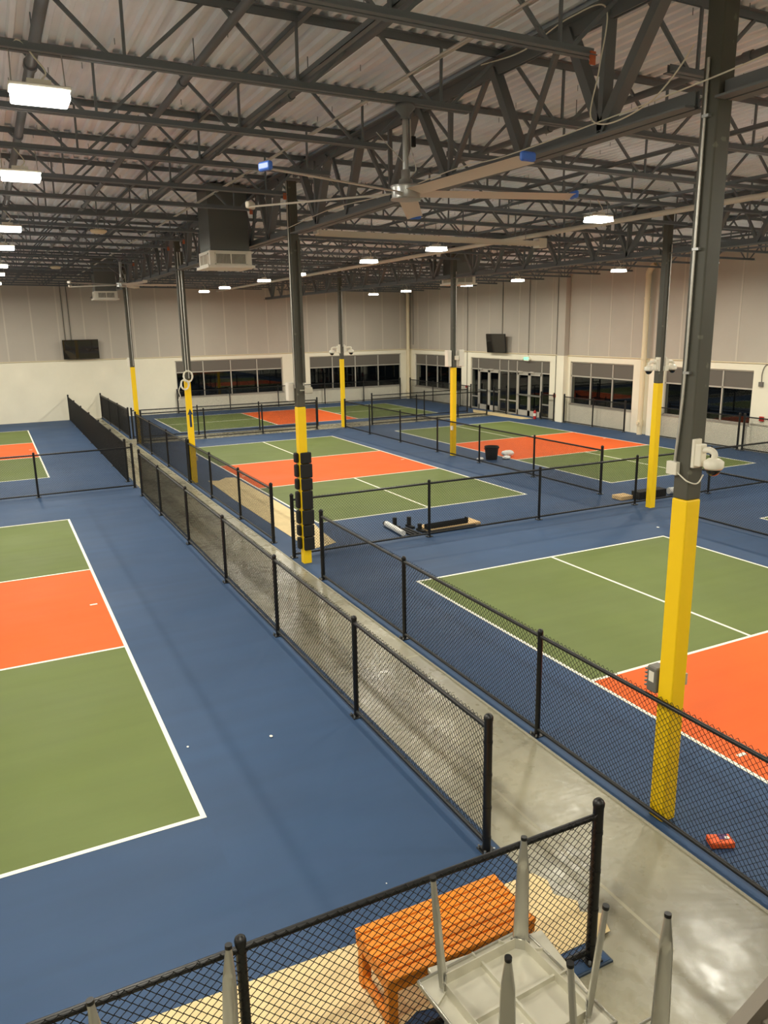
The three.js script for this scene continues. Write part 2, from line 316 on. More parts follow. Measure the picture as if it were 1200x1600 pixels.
// dome cameras on columns
function domeCamera(label, x, y, z, turn, sc = 1, arm = 0.2) {
  const c = thing('dome_camera', label, 'camera', [x, y, z], turn);
  const k = sc;
  part('mounting_plate', [rbx(0.1 * k, 0.26 * k, 0.035 * k, 0.008, 0, 0, 0.0175 * k), rbx(0.085 * k, 0.2 * k, 0.07 * k, 0.01, 0, -0.01, 0.06 * k)], M.whitePlastic, c);
  part('arm', tube([[0, 0.03 * k, 0.07 * k], [0, 0.045 * k, arm * k * 0.75], [0, 0.02 * k, arm * k], [0, -0.03 * k, arm * k]], 0.028 * k, 18, 10), M.whitePlastic, c);
  const h = part('housing', lathe([[0.0001, 0.03], [0.05, 0.025], [0.085, 0.0], [0.085, -0.05], [0.07, -0.07], [0.0001, -0.07]].map(p => p.map(q => q * k)), 24), M.whitePlastic, c); h.position.set(0, -0.05 * k, arm * k);
  const dm = part('lens_dome', new THREE.SphereGeometry(0.062 * k, 18, 10, 0, 6.284, Math.PI / 2, Math.PI / 2), M.tv, h); dm.position.y = -0.068 * k;
  return c;
}
domeCamera('white dome camera on bracket fixed to the nearest grey column', 3.765, 3.45, 2.0 + CW / 2, 0.1, 0.92, 0.2);
domeCamera('white dome camera on the left of the column with extinguisher', 12.85, 3.5, -7.1, -Math.PI / 2, 1.25, 0.24);
domeCamera('white dome camera on the right of the column with extinguisher', 13.01, 3.5, -7.1, Math.PI / 2, 1.25, 0.24);
domeCamera('white dome camera on the left of the column nearest the corner', 12.85, 3.5, -25.9, -Math.PI / 2, 1.5, 0.26);
domeCamera('white dome camera on the right of the column nearest the corner', 13.01, 3.5, -25.9, Math.PI / 2, 1.5, 0.26);
// black pads stacked round the second column
{
  const hs = [0.22, 0.28, 0.24, 0.38, 0.3, 0.24, 0.27], ord = ['topmost', 'second from top', 'third from top', 'fourth from top', 'fifth from top', 'sixth from top', 'lowest'];
  let y = 2.2;
  hs.forEach((h, i) => {
    y -= h;
    const g = thing('column_pad', `black foam pad strapped round the yellow column, ${ord[i]} of the stack`, 'pad', [3.8, y, -7.144], 0, 'black pads round the column');
    const o = CW / 2 + 0.004, k = 0.012 * ((i * 5) % 3);
    part('front_pad', rbx(0.215 + k, h * 0.97, 0.06, 0.024, 0.03, h / 2, o + 0.03, 3), M.blackMatte, g);
    part('back_pad', rbx(0.15 + k, h * 0.9, 0.05, 0.02, 0, h / 2, -o - 0.025, 3), M.blackMatte, g);
    part('side_pad', rbx(0.075, h * 0.88, 0.13, 0.034, -o - 0.0375, h / 2, -0.02, 4), M.blackMatte, g);
    part('side_pad', rbx(0.05, h * 0.92, 0.14, 0.02, o + 0.025, h / 2, 0, 3), M.blackMatte, g);
  });
}

// ---------------------------------------------------------------- joist girders
function girder(x, z0, z1, label) {
  const g = thing('joist_girder', label, 'girder', [x, 0, z0], 0, 'steel joist girders'), dy = roofY(x), L = z0 - z1, k = L / 9.144;
  const yb = 6.1 + dy, yt = 7.16 + dy;
  const ch = (y, up) => [b2(-0.125, -0.015, y - 0.008, y + 0.008, -L, 0), b2(0.015, 0.125, y - 0.008, y + 0.008, -L, 0), b2(-0.027, -0.015, Math.min(y, y + up), Math.max(y, y + up), -L, 0), b2(0.015, 0.027, Math.min(y, y + up), Math.max(y, y + up), -L, 0)];
  part('top_chord', ch(yt, -0.13), M.girder, g); part('bottom_chord', ch(yb + 0.008, 0.12), M.girder, g);
  const bn = [1.08, 2.3, 3.8], webs = [];
  const half = [[1.08, 0.36, 0.09], [1.08, 1.6, 0.09], [1.08, 1.06, 0.06], [2.3, 1.72, 0.045], [2.3, 2.85, 0.085], [3.8, 2.95, 0.045], [3.78, 3.77, 0.045], [3.8, 4.5, 0.08]];
  for (const [b, t, w] of half) for (const s of [0, 1]) {
    const zb = -k * (s ? 9.144 - b : b), zt = -k * (s ? 9.144 - t : t);
    const a = V(0, yb + 0.06, zb), c = V(0, yt - 0.06, zt), d = c.clone().sub(a), geo = new THREE.BoxGeometry(w > 0.05 ? 0.11 : 0.05, d.length(), w);
    geo.translate(0, d.length() / 2, 0); geo.applyQuaternion(new THREE.Quaternion().setFromUnitVectors(V(0, 1, 0), d.normalize())); geo.translate(a.x, a.y, a.z);
    part('web_member', geo, M.girder, g);
  }
  return g;
}
const bayName = ['nearest bay', 'second bay from the camera', 'third bay', 'last bay before the back wall'];
const CZ = [2.0, -7.144, -16.4, -25.9, ZB + 0.12];
girder(3.8, 11.144, 2.085, 'heavy steel joist girder above the nearest column, running out over the camera');
for (let i = 0; i < 4; i++) { girder(3.8, CZ[i] - 0.19, CZ[i + 1] + 0.19, `heavy steel joist girder over the walkway column line, ${bayName[i]}`); }
for (let i = 0; i < 4; i++) { girder(12.93, CZ[i] - 0.19, CZ[i + 1] + 0.19, `heavy steel joist girder over the right column line, ${bayName[i]}`); }

// ---------------------------------------------------------------- open-web roof joists
const JZ = []; for (let n = 5; n > -17; n--) { const z = -6.23 + 1.829 * n; if (z < 3.2 && z > ZB + 0.4) JZ.push(z); }
{
  const L = 9.13, H = DECK - JBOT, angle = (y, up, x0, x1) => [b2(x0, x1, y - 0.004, y + 0.004, 0.01, 0.06), b2(x0, x1, y - 0.004, y + 0.004, -0.06, -0.01), b2(x0, x1, Math.min(y, y + up), Math.max(y, y + up), 0.01, 0.017), b2(x0, x1, Math.min(y, y + up), Math.max(y, y + up), -0.017, -0.01)];
  const topG = merge(angle(H - 0.004, -0.06, 0, L)), botG = merge(angle(0.004, 0.06, 0.42, L - 0.42));
  const n = 6, p = L / n, dg = [], vg = [];
  for (let i = 0; i < n; i++) {
    const c = (i + 0.5) * p;
    dg.push(bar(V(c - 0.1, 0.03, 0), V(c - p / 2 + 0.06, H - 0.03, 0), 0.03, 0.03), bar(V(c + 0.1, 0.03, 0), V(c + p / 2 - 0.06, H - 0.03, 0), 0.03, 0.03));
    vg.push(bx(0.024, H - 0.04, 0.024, c, H / 2, 0));
  }
  const farWeb = merge([...dg, ...vg]);
  const tagG = rbx(0.06, 0.1, 0.015, 0.005);
  const bays = [[3.8 - 9.14, 'left bay'], [3.8, 'middle bay'], [12.94, 'right bay']];
  const ordn = ['first', 'second', 'third', 'fourth', 'fifth', 'sixth', 'seventh', 'eighth', 'ninth', 'tenth', 'eleventh', 'twelfth', 'thirteenth', 'fourteenth', 'fifteenth', 'sixteenth', 'seventeenth', 'eighteenth', 'nineteenth', 'twentieth', 'twenty-first', 'twenty-second'];
  for (const [x, bay] of bays) {
    JZ.forEach((z, i) => {
      const j = thing('roof_joist', `open-web steel roof joist, ${ordn[i]} from the camera in the ${bay}`, 'joist', [x, JBOT + roofY(x), z], 0, `roof joists in the ${bay}`);
      j.rotation.z = Math.atan(slope);
      part('top_chord', topG, M.steel, j); part('bottom_chord', botG, M.steel, j);
      if (z > -16) { dg.forEach(g => part('web_diagonal', g, M.steel, j)); vg.forEach(g => part('web_vertical', g, M.steel, j)); }
      else part('web_members', farWeb, M.steel, j);
      if (bay === 'left bay' && [0, 1, 5, 6, 9, 10, 13].includes(i)) { const t = part('orange_tag', tagG, M.orangeTag, j); t.position.set(L - 0.46, -0.02, 0.05); }
    });
  }
}
// ---------------------------------------------------------------- pipes and conduits along the roof
function longPipe(name, label, x, y, r, z0, z1, mat, couplings = true, cat = 'pipe') {
  const t = thing(name, label, cat, [x, y, 0]);
  part('pipe', rod(V(0, 0, z0), V(0, 0, z1), r, 14), mat, t);
  if (couplings) for (let z = z0 - 2.2; z > z1; z -= 3.05) { const c = part('coupling', rod(V(0, 0, z), V(0, 0, z - 0.1), r * 1.32, 12), M.pipe, t); part('hanger', rod(V(0, r, z + 0.5), V(0, DECK + roofY(x) - y, z + 0.5), 0.006, 5), M.steel, t); }
  return t;
}
longPipe('sprinkler_pipe', 'thick grey sprinkler main near the left edge of the ceiling', -0.62, 7.0, 0.05, 3, -36, M.pipe);
longPipe('sprinkler_pipe', 'grey sprinkler pipe crossing the left bay between joists', 0.83, 7.0, 0.038, 3, -36, M.pipe);
longPipe('sprinkler_pipe', 'grey sprinkler pipe close to the walkway girder', 2.02, 7.0, 0.036, 3, -36, M.pipe);
longPipe('sprinkler_pipe', 'grey sprinkler pipe over the middle courts', 5.6, 6.98, 0.04, 3, -36, M.pipe);
longPipe('sprinkler_pipe', 'grey sprinkler pipe over the far right courts', 15.2, 6.86, 0.04, 3, -36, M.pipe);
{
  const t = thing('conduit_run', 'pale pair of electrical conduits running along the roof left of the girder', 'conduit', [2.66, 6.88, 0]);
  for (const [dx, dy] of [[0, 0], [0.05, 0.012]]) part('conduit', rod(V(dx, dy, 3), V(dx, dy, -34), 0.014, 8), M.conduit, t);
  const q = thing('conduit_run', 'long pale pipes slung below the joists over the middle courts', 'conduit', [10.15, 6.44, 0]);
  part('pipe', rod(V(0, 0, 3), V(0, 0, -36), 0.05, 12), M.paleBeam, q); part('pipe', rod(V(0.17, 0.03, 3), V(0.17, 0.03, -36), 0.04, 12), M.paleBeam, q);
  for (let z = 1; z > -35; z -= 3.658) part('hanger', b2(-0.08, 0.25, 0.06, 0.09, z - 0.02, z + 0.02), M.steel, q);
  // horizontal bridging angles between the joists
  for (const [x, lb] of [[-3.1, 'left bay, outer line'], [1.55, 'left bay, inner line'], [6.9, 'middle bay, inner line'], [9.6, 'middle bay, outer line'], [16.0, 'right bay, inner line'], [18.9, 'right bay, outer line']])
    for (const [yy, wh] of [[DECK - 0.075, 'upper'], [JBOT + 0.075, 'lower']])
      single('bridging_angle', [b2(x - 0.025, x + 0.025, yy + roofY(x), yy + roofY(x) + 0.005, -36, 3), b2(x - 0.025, x - 0.02, yy + roofY(x), yy + roofY(x) + 0.05, -36, 3)], M.steel, `thin ${wh} steel bridging angle across the joists, ${lb}`, 'bridging');
}
// white cables looped along the nearest girder
{
  const ga = [[3.66, 6.32, 11], [3.66, 6.25, 6], [3.66, 6.3, 3.2], [3.66, 6.24, 2.1], [3.66, 6.2, 0.9], [3.66, 6.18, -0.6], [3.66, 6.22, -1.4], [3.66, 6.19, -3], [3.66, 6.26, -5], [3.66, 6.2, -7]];
  single('loose_cable', tube(ga, 0.0065, 120, 5), M.whitePlastic, 'long white cable lying along the lower chord of the nearest girder', 'cable');
  single('loose_cable', tube([[3.61, 7.12, -0.9], [3.61, 7.05, -0.2], [3.61, 7.12, 0.5], [3.61, 7.05, 0.95], [3.61, 6.6, 0.9], [3.61, 6.24, 0.82], [3.61, 6.15, 1.0], [3.61, 6.2, 1.5], [3.62, 6.35, 1.75], [3.63, 6.5, 1.9]], 0.0065, 100, 5), M.whitePlastic, 'white cable arching down a girder strut to the nearest column', 'cable');
}

// ---------------------------------------------------------------- high-bay lights
{
  const proto = new THREE.Group();
  part('housing', [rbx(0.46, 0.03, 0.25, 0.01, 0, 0.083, 0), bx(0.18, 0.05, 0.12, 0, 0.12, 0)], M.white, proto);
  const ls = new THREE.Shape([[-0.062, 0], [0.062, 0], [0.036, 0.06], [-0.036, 0.06]].map(p => new THREE.Vector2(...p))), lg = new THREE.ExtrudeGeometry(ls, { depth: 0.39, bevelEnabled: true, bevelSize: 0.008, bevelThickness: 0.02, bevelSegments: 2 }); lg.translate(0, 0, -0.195); lg.rotateY(Math.PI / 2);
  for (const z of [-0.078, 0.078]) { const l = part('led_strip', lg, M.led, proto); l.position.z = z; }
  for (const x of [-0.2, 0.2]) part('chain', [rod(V(x, 0.09, 0), V(x * 0.96, 0.36, 0), 0.005, 5)], M.zinc, proto);
  part('power_cord', tube([[0.02, 0.15, 0], [0.06, 0.2, 0.02], [0.0, 0.3, 0.0], [-0.12, 0.42, 0.01], [-0.2, 0.36, 0.0]], 0.007, 20, 5), M.whitePlastic, proto);
  const rowName = ['outer left row', 'left row', 'middle row', 'right row'], nth = ['second behind the camera', 'first behind the camera', 'first', 'second', 'third', 'fourth', 'fifth', 'sixth', 'seventh', 'last before the back wall'];
  LAMP_ROWS.forEach((x, r) => LAMP_Z.forEach((z, i) => {
    const o = proto.clone(); o.name = numbered('high_bay_light'); o.position.set(x, 6.25 + roofY(x), z); scene.add(o);
    tag(o, `bright hanging high-bay light, ${rowName[r]}, ${nth[i]}`, 'light', 'hanging high-bay lights');
    const l = new THREE.RectAreaLight(LAMP_COLOR, LAMP_NITS, 0.46, 0.26); l.position.set(0, -0.012, 0); l.rotation.x = -Math.PI / 2; l.name = 'lamp'; o.add(l);
  }));
}

// ---------------------------------------------------------------- ceiling fans
function ceilingFan(label, x, y, z, off, tip) {
  const f = thing('ceiling_fan', label, 'fan', [x, y, z]);
  part('motor_hub', [lathe([[0.0001, -0.08], [0.155, -0.08], [0.155, -0.068], [0.143, -0.064], [0.143, 0.035], [0.155, 0.04], [0.155, 0.055], [0.08, 0.06], [0.065, 0.11], [0.045, 0.12], [0.045, 0.2], [0.0001, 0.2]], 28)], M.zinc, f);
  part('down_rod', [cyl(0.03, 0.03, 0.52, 0, 0.18, 0, 14)], M.zinc, f);
  part('ceiling_mount', [lathe([[0.0001, 0.8], [0.09, 0.8], [0.1, 0.76], [0.045, 0.7], [0.045, 0.66]], 20)], M.girder, f);
  part('control_box', rbx(0.05, 0.1, 0.04, 0.008, 0.07, 0.46, 0.03), M.black, f);
  part('safety_wire', [rod(V(0, 0.25, 0), V(-0.36, 0.5, 0.08), 0.004, 5), tube([[0.04, 0.66, 0.03], [0.055, 0.36, 0.03], [0.1, 0.2, 0.03], [0.05, 0.14, 0]], 0.006, 20, 5)], M.conduit, f);
  const s = new THREE.Shape(); s.moveTo(-0.12, 0.0); s.quadraticCurveTo(-0.03, 0.035, 0.12, 0.0); s.quadraticCurveTo(-0.03, 0.008, -0.12, 0.0);
  const bg = new THREE.ExtrudeGeometry(s, { depth: 1.66, bevelEnabled: false, curveSegments: 6 }); bg.scale(0.8, 0.9, 1); bg.rotateZ(-0.2); bg.translate(0, -0.02, 0.15);
  const tg = rbx(0.15, 0.075, 0.05, 0.022, 0, 0.0, 1.83, 3);
  for (let k = 0; k < 5; k++) {
    const a = (off + 72 * k) * Math.PI / 180;
    const b = part('blade', bg, M.fan, f); b.rotation.y = Math.PI / 2 - a; const w = part('winglet', tg, tip && k !== 3 ? M.fanBlue : M.fan, b);
  }
  return f;
}
ceilingFan('large five-blade ceiling fan with blue tips hanging over the walkway', 2.62, 5.815, -0.74, 14, true);
ceilingFan('large pale ceiling fan far away over the walkway near the back wall', 2.62, 5.86, -19.03, 6, false);
{
  const h = thing('tube_heater', 'long pale tube heater slung below the joists over the middle court', 'heater', [7.3, 6.3, -8.06]);
  part('reflector', [bar(V(-2.65, 0, 0), V(2.65, -0.05, 0), 0.02, 0.2), bar(V(-2.65, -0.035, 0.11), V(2.65, -0.085, 0.11), 0.09, 0.01), bar(V(-2.65, -0.035, -0.11), V(2.65, -0.085, -0.11), 0.09, 0.01)], M.paleBeam, h);
  part('burner_box', rbx(0.22, 0.2, 0.22, 0.01, 2.7, -0.07, 0), M.paleBeam, h); part('end_box', rbx(0.08, 0.16, 0.2, 0.01, -2.66, 0.02, 0), M.white, h);
  for (const x of [-2.3, 0, 2.3]) part('hanger', rod(V(x, 0, 0), V(x, 0.27, 0), 0.006, 5), M.steel, h);
}

// ---------------------------------------------------------------- air ducts with diffusers
function airDuct(label, x, z, y = 5.66) {
  const w = 0.84, d = thing('air_duct', label, 'duct', [x, y, z], 0);
  part('diffuser', [b2(-w / 2 - 0.05, w / 2 + 0.05, 0, 0.05, -w / 2 - 0.05, w / 2 + 0.05), b2(-w / 2, w / 2, 0.04, 0.32, -w / 2, w / 2)], M.white, d);
  for (const [r, nm] of [[0, 'front'], [Math.PI / 2, 'side'], [-Math.PI / 2, 'side'], [Math.PI, 'back']]) {
    const g = part('grille', [b2(-0.3, 0.3, 0.08, 0.26, w / 2 - 0.02, w / 2 + 0.004)], M.greyPlastic, d); g.rotation.y = r;
    part('slats', Array.from({ length: 22 }, (_, i) => bx(0.006, 0.18, 0.014, -0.29 + i * 0.0276, 0.17, w / 2 + 0.008)).concat([bx(0.02, 0.18, 0.02, 0, 0.17, w / 2 + 0.01)]), M.white, g);
    part('grille_frame', [b2(-0.32, 0.32, 0.06, 0.08, w / 2, w / 2 + 0.014), b2(-0.32, 0.32, 0.26, 0.28, w / 2, w / 2 + 0.014), b2(-0.32, -0.3, 0.06, 0.28, w / 2, w / 2 + 0.014), b2(0.3, 0.32, 0.06, 0.28, w / 2, w / 2 + 0.014)], M.white, g);
  }
  const H = DECK + roofY(x) - y - 0.02;
  part('duct_shaft', b2(-w / 2 + 0.03, w / 2 - 0.03, 0.32, H, -w / 2 + 0.03, w / 2 - 0.03), M.duct, d);
  for (const yy of [0.36, 0.72, 1.1]) part('seam_flange', b2(-w / 2 + 0.02, w / 2 - 0.02, yy, yy + 0.012, -w / 2 + 0.02, w / 2 - 0.02), M.duct, d);
  return d;
}
airDuct('large square metal air duct with white diffuser left of the padded column', 3.18, -9.4);
airDuct('square air duct with white diffuser far away near the back wall', 3.12, -26.6);
airDuct('square air duct with white diffuser by the column in the middle fence', 13.56, -17.1, 5.81);

// ---------------------------------------------------------------- pickleball courts
const CL = 13.411, CWD = 6.096, NV = 2.134, LW = 0.0508;
function court(label, x, z, turn = 0) {
  const c = thing('pickleball_court', label, 'court', [x, 0, z], turn, 'painted pickleball courts'), W = CWD / 2, L = CL / 2;
  const rect = (n, x0, x1, z0, z1, y, m) => { const g = worldUV(b2(x0, x1, 0, y, z0, z1)); return part(n, g, m, c); };
  for (const sx of [-1, 1]) for (const sz of [-1, 1]) rect('service_area', sx < 0 ? -W : 0, sx < 0 ? 0 : W, sz < 0 ? -L : NV, sz < 0 ? -NV : L, 0.0012, M.green);
  rect('kitchen_area', -W, W, -NV, NV, 0.0014, M.orange);
  for (const s of [-1, 1]) {
    rect('baseline', -W, W, s < 0 ? -L : L - LW, s < 0 ? -L + LW : L, 0.0024, M.line);
    rect('sideline', s < 0 ? -W : W - LW, s < 0 ? -W + LW : W, -L, L, 0.0026, M.line);
    rect('kitchen_line', -W, W, s < 0 ? -NV : NV - LW, s < 0 ? -NV + LW : NV, 0.0024, M.line);
    rect('centre_line', -LW / 2, LW / 2, s < 0 ? -L : NV, s < 0 ? -NV : L, 0.0022, M.line);
    rect('net_mark', s < 0 ? -W + 0.17 : W - 0.29, s < 0 ? -W + 0.29 : W - 0.17, -0.025, 0.025, 0.0024, M.line);
  }
  return c;
}
court('painted court at the left front, right half visible, beside the long walkway fence', -CWD / 2, -CL / 2);
court('painted court at the far left behind the cross fence near the blank white wall', -0.016 - CWD / 2, -19.67 - CL / 2);
court('painted court in the middle with tan paper along its left side', 5.15 + CWD / 2, -9.894 - CL / 2);
court('painted court at the right front behind the nearest yellow column', 5.098 + CWD / 2, 8.3525 - CL / 2);
court('painted court at the far right in front of the glass doors', 14.19 + CWD / 2, -9.864 - CL / 2);
court('painted court lying crosswise at the back under the windows', 5.979 + CL / 2, -28.24 - CWD / 2, Math.PI / 2);
court('painted court at the right edge of which only a corner shows', 14.23 + CWD / 2, 8.36 - CL / 2);

// ---------------------------------------------------------------- chain-link fences
const FH = 1.22, CELL = 0.0625;
const wireGeo = (() => {
  const n = 38, h = CELL / 2, y0 = 0.036, pos = [], idx = [];
  for (let i = 0; i <= n; i++) {
    const s = i % 2 ? 1 : -1, x = s * CELL / 4, y = y0 + i * h, z = s * 0.0022;
    for (let k = 0; k < 4; k++) { const a = k * Math.PI / 2 + 0.785; pos.push(x + 0.0034 * Math.cos(a), y, z + 0.0026 * Math.sin(a)); }
    if (i) for (let k = 0; k < 4; k++) { const a = (i - 1) * 4 + k, b = (i - 1) * 4 + (k + 1) % 4, c = a + 4, d = b + 4; idx.push(a, c, b, b, c, d); }
  }
  const g = new THREE.BufferGeometry(); g.setAttribute('position', new THREE.Float32BufferAttribute(pos, 3)); g.setIndex(idx); g.computeVertexNormals(); return g;
})();
const postG = cyl(0.03, 0.03, FH + 0.01, 0, 0, 0, 14), endPostG = cyl(0.037, 0.037, FH + 0.05, 0, 0, 0, 16);
const capG = lathe([[0.033, 0], [0.034, 0.02], [0.03, 0.035], [0.018, 0.047], [0.0001, 0.05]], 14), endCapG = lathe([[0.041, 0], [0.042, 0.025], [0.036, 0.04], [0.02, 0.055], [0.0001, 0.058]], 14);
const plateG = rbx(0.13, 0.012, 0.13, 0.004, 0, 0.006, 0, 1), boltG = merge([[-1, -1], [1, -1], [-1, 1], [1, 1]].map(([a, b]) => cyl(0.011, 0.011, 0.028, a * 0.048, 0.01, b * 0.048, 6)));
const bandG = merge([0.12, 0.42, 0.74, 1.05].map(y => cyl(0.041, 0.041, 0.022, 0, y, 0, 12)));
const tieG = new THREE.TorusGeometry(0.0255, 0.0024, 4, 8);
function fence(label, x0, z0, x1, z1, posts, o = {}) {
  const L = Math.hypot(x1 - x0, z1 - z0), turn = Math.atan2(-(z1 - z0), x1 - x0);
  const f = thing('chain_link_fence', label, 'fence', [x0, 0, z0], turn, 'black chain-link fences');
  const ps = Array.isArray(posts) ? posts.map(v => Math.abs(v)) : Array.from({ length: posts + 1 }, (_, i) => L * i / posts);
  ps.forEach((d, i) => {
    const end = i === 0 || i === ps.length - 1;
    const p = part('post', end ? endPostG : postG, M.black, f); p.position.x = d;
    const c = part('post_cap', end ? endCapG : capG, M.black, p); c.position.y = end ? FH + 0.045 : FH + 0.005;
    const b = part('base_plate', plateG, M.black, p); part('bolts', boltG, M.zinc, p);
    if (end) part('tension_bands', bandG, M.black, p);
  });
  part('top_rail', rod(V(0, FH - 0.03, 0), V(L, FH - 0.03, 0), 0.022, 10), M.black, f);
  part('bottom_rail', rod(V(0, 0.075, 0), V(L, 0.075, 0), 0.021, 10), M.black, f);
  const n = Math.floor((L - 0.07) / (CELL / 2)), im = shadows(new THREE.InstancedMesh(wireGeo, M.wire, n)), m4 = new THREE.Matrix4(), off = (o.side ?? 1) * 0.027;
  for (let i = 0; i < n; i++) { m4.makeRotationY(i % 2 ? Math.PI : 0); m4.setPosition(0.035 + (i + 0.5) * CELL / 2, 0, off); im.setMatrixAt(i, m4); }
  im.name = 'wire_mesh'; im.userData.kind = 'stuff'; f.add(im);
  if (o.ties) {
    const gs = []; for (let d = 0.25; d < L; d += 0.42) for (const y of [FH - 0.03, 0.075]) { const g = tieG.clone(); g.rotateY(Math.PI / 2 + 0.3); g.translate(d, y, off * 0.3); gs.push(g); }
    part('tie_wires', gs, M.wire, f);
  }
  return f;
}
const rel = (a, list) => list.map(z => Math.abs(z - a));
fence('long chain-link fence on the left of the walkway, beside the left front court', 2.07, 1.64, 2.07, -15.24, rel(1.64, [1.64, -1.08, -3.89, -6.72, -9.64, -12.64, -15.24]), { ties: true, side: 1 });
fence('chain-link cross fence between the two left courts', 2.08, -16.55, -7.8, -16.55, [0, 2.6, 5.4, 8.2, 9.88], { ties: false });
fence('far chain-link fence on the left of the walkway reaching the blank white wall', 2.05, -17.6, 2.12, -36.3, 6, { side: -1 });
fence('chain-link fence on the right of the walkway in front of the nearest yellow column', 3.68, -6.0, 3.68, 9.7, [0, 3.14, 6.28, 9.42, 12.56, 15.7], { ties: true, side: -1 });
fence('chain-link fence along the tan paper on the right of the walkway', 3.69, -8.81, 3.69, -16.42, rel(-8.81, [-8.81, -11.24, -13.95, -16.42]), { side: 1 });
fence('chain-link fence on the right of the walkway beyond the arrow column', 3.69, -16.6, 3.69, -25.6, 3, { side: 1 });
fence('far chain-link fence on the right of the walkway ending at the blank white wall', 3.7, -27.5, 3.7, -36.3, 3);
fence('chain-link cross fence behind the right front court with bars piled behind it', 3.69, -7.55, 21.9, -7.5, [0, 3.13, 6.1, 9.1, 11.7, 14.6, 18.2], { ties: true, side: -1 });
fence('chain-link cross fence at the far end of the middle court', 3.92, -25.77, 11.56, -25.77, [0, 2.56, 5.1, 7.64]);
fence('chain-link fence in front of the crosswise back court, left section', 3.8, -27.25, 12.08, -26.95, [0, 2.75, 5.5, 8.28]);
fence('chain-link fence at the far end of the court by the glass doors', 14.28, -25.66, 20.83, -25.9, [0, 2.41, 4.8, 6.55]);
fence('chain-link fence in front of the crosswise back court, right section', 15.1, -27.35, 20.7, -27.5, [0, 2.98, 5.6]);
fence('long chain-link dividing fence between the middle and far right courts', 12.8, -25.4, 12.9, -8.9, rel(-25.4, [-25.4, -22.9, -20.16, -17.34, -14.65, -11.76, -8.9]));
fence('chain-link dividing fence on the right of the front right court', 12.9, -6.05, 12.9, 5.4, 4);
fence('chain-link fence along the back wall under its windows', 7.66, -36.25, 21.37, -36.2, [0, 2.9, 5.75, 8.65, 11.2, 13.71]);
fence('chain-link panel under the corner window of the right wall', 21.95, -35.95, 21.95, -30.4, 2);
fence('short chain-link panel at the left of the glass doors', 21.95, -30.2, 21.95, -29.1, 1);
fence('short chain-link panel standing between the two pairs of glass doors', 21.9, -26.85, 21.9, -25.75, 1);
fence('short chain-link panel at the right of the glass doors', 21.95, -23.0, 21.95, -22.05, 1);
fence('chain-link panel under the three-part window right of the doors', 21.95, -21.33, 21.95, -17.5, 2);
fence('chain-link panel under the window behind the nearest column', 21.95, -15.78, 21.95, -11.95, 2);
fence('chain-link panel along the right wall at the right edge', 21.95, -11.75, 21.95, -8.0, 1);
fence('nearest chain-link fence across the bottom, behind the upturned tables', 2.06, 2.99, -5.6, 2.93, [0, 2.54, 5.1, 7.66], { ties: true, side: -1 });

// ---------------------------------------------------------------- wall fittings
function television(label, pos, turn, tilt, w, h) {
  const t = thing('television', label, 'television', pos, turn); t.rotation.order = 'YXZ'; t.rotation.x = tilt;
  part('cabinet', rbx(w, h, 0.06, 0.012, 0, h / 2, 0), M.blackMatte, t); part('screen', bx(w - 0.03, h - 0.035, 0.003, 0, h / 2, 0.031), M.tv, t);
  part('wall_bracket', [bx(0.3, 0.3, 0.22, 0, h / 2 - 0.1, -0.12)], M.black, t); return t;
}
television('black wall television above the blank white wall on the left', [3.0, 3.09, ZB + 0.2], 0, 0.05, 1.72, 0.96);
television('black wall television turned outward above the glass doors', [22.0, 3.03, -26.8], -Math.PI / 2, 0.1, 1.66, 0.95);
const conduitV = (label, x, z, y0, y1, r = 0.02) => single('wall_conduit', rod(V(x, y0, z), V(x, y1, z), r, 7), M.greyPlastic, label, 'conduit');
conduitV('left of the two conduits dropping to the left television', 2.32, ZB + 0.02, 3.98, 6.9);
conduitV('right of the two conduits dropping to the left television', 2.6, ZB + 0.02, 3.98, 6.9);
conduitV('conduit dropping to the television above the doors', X1 - 0.02, -26.6, 3.98, 6.6);
conduitV('conduit dropping to the green exit sign', X1 - 0.02, -24.4, 2.95, 6.6, 0.015);
conduitV('conduit on the right wall left of the white pilaster, dropping to a red box', X1 - 0.02, -22.3, 1.2, 6.6, 0.015);
conduitV('short conduit with end box beside the white pilaster', X1 - 0.02, -22.02, 2.45, 6.6, 0.015);
conduitV('conduit on the right wall beside the corner window', X1 - 0.02, -29.85, 1.2, 6.6, 0.015);
conduitV('thin conduit near the corner of the right wall', X1 - 0.02, -35.95, 3.3, 6.6, 0.015);
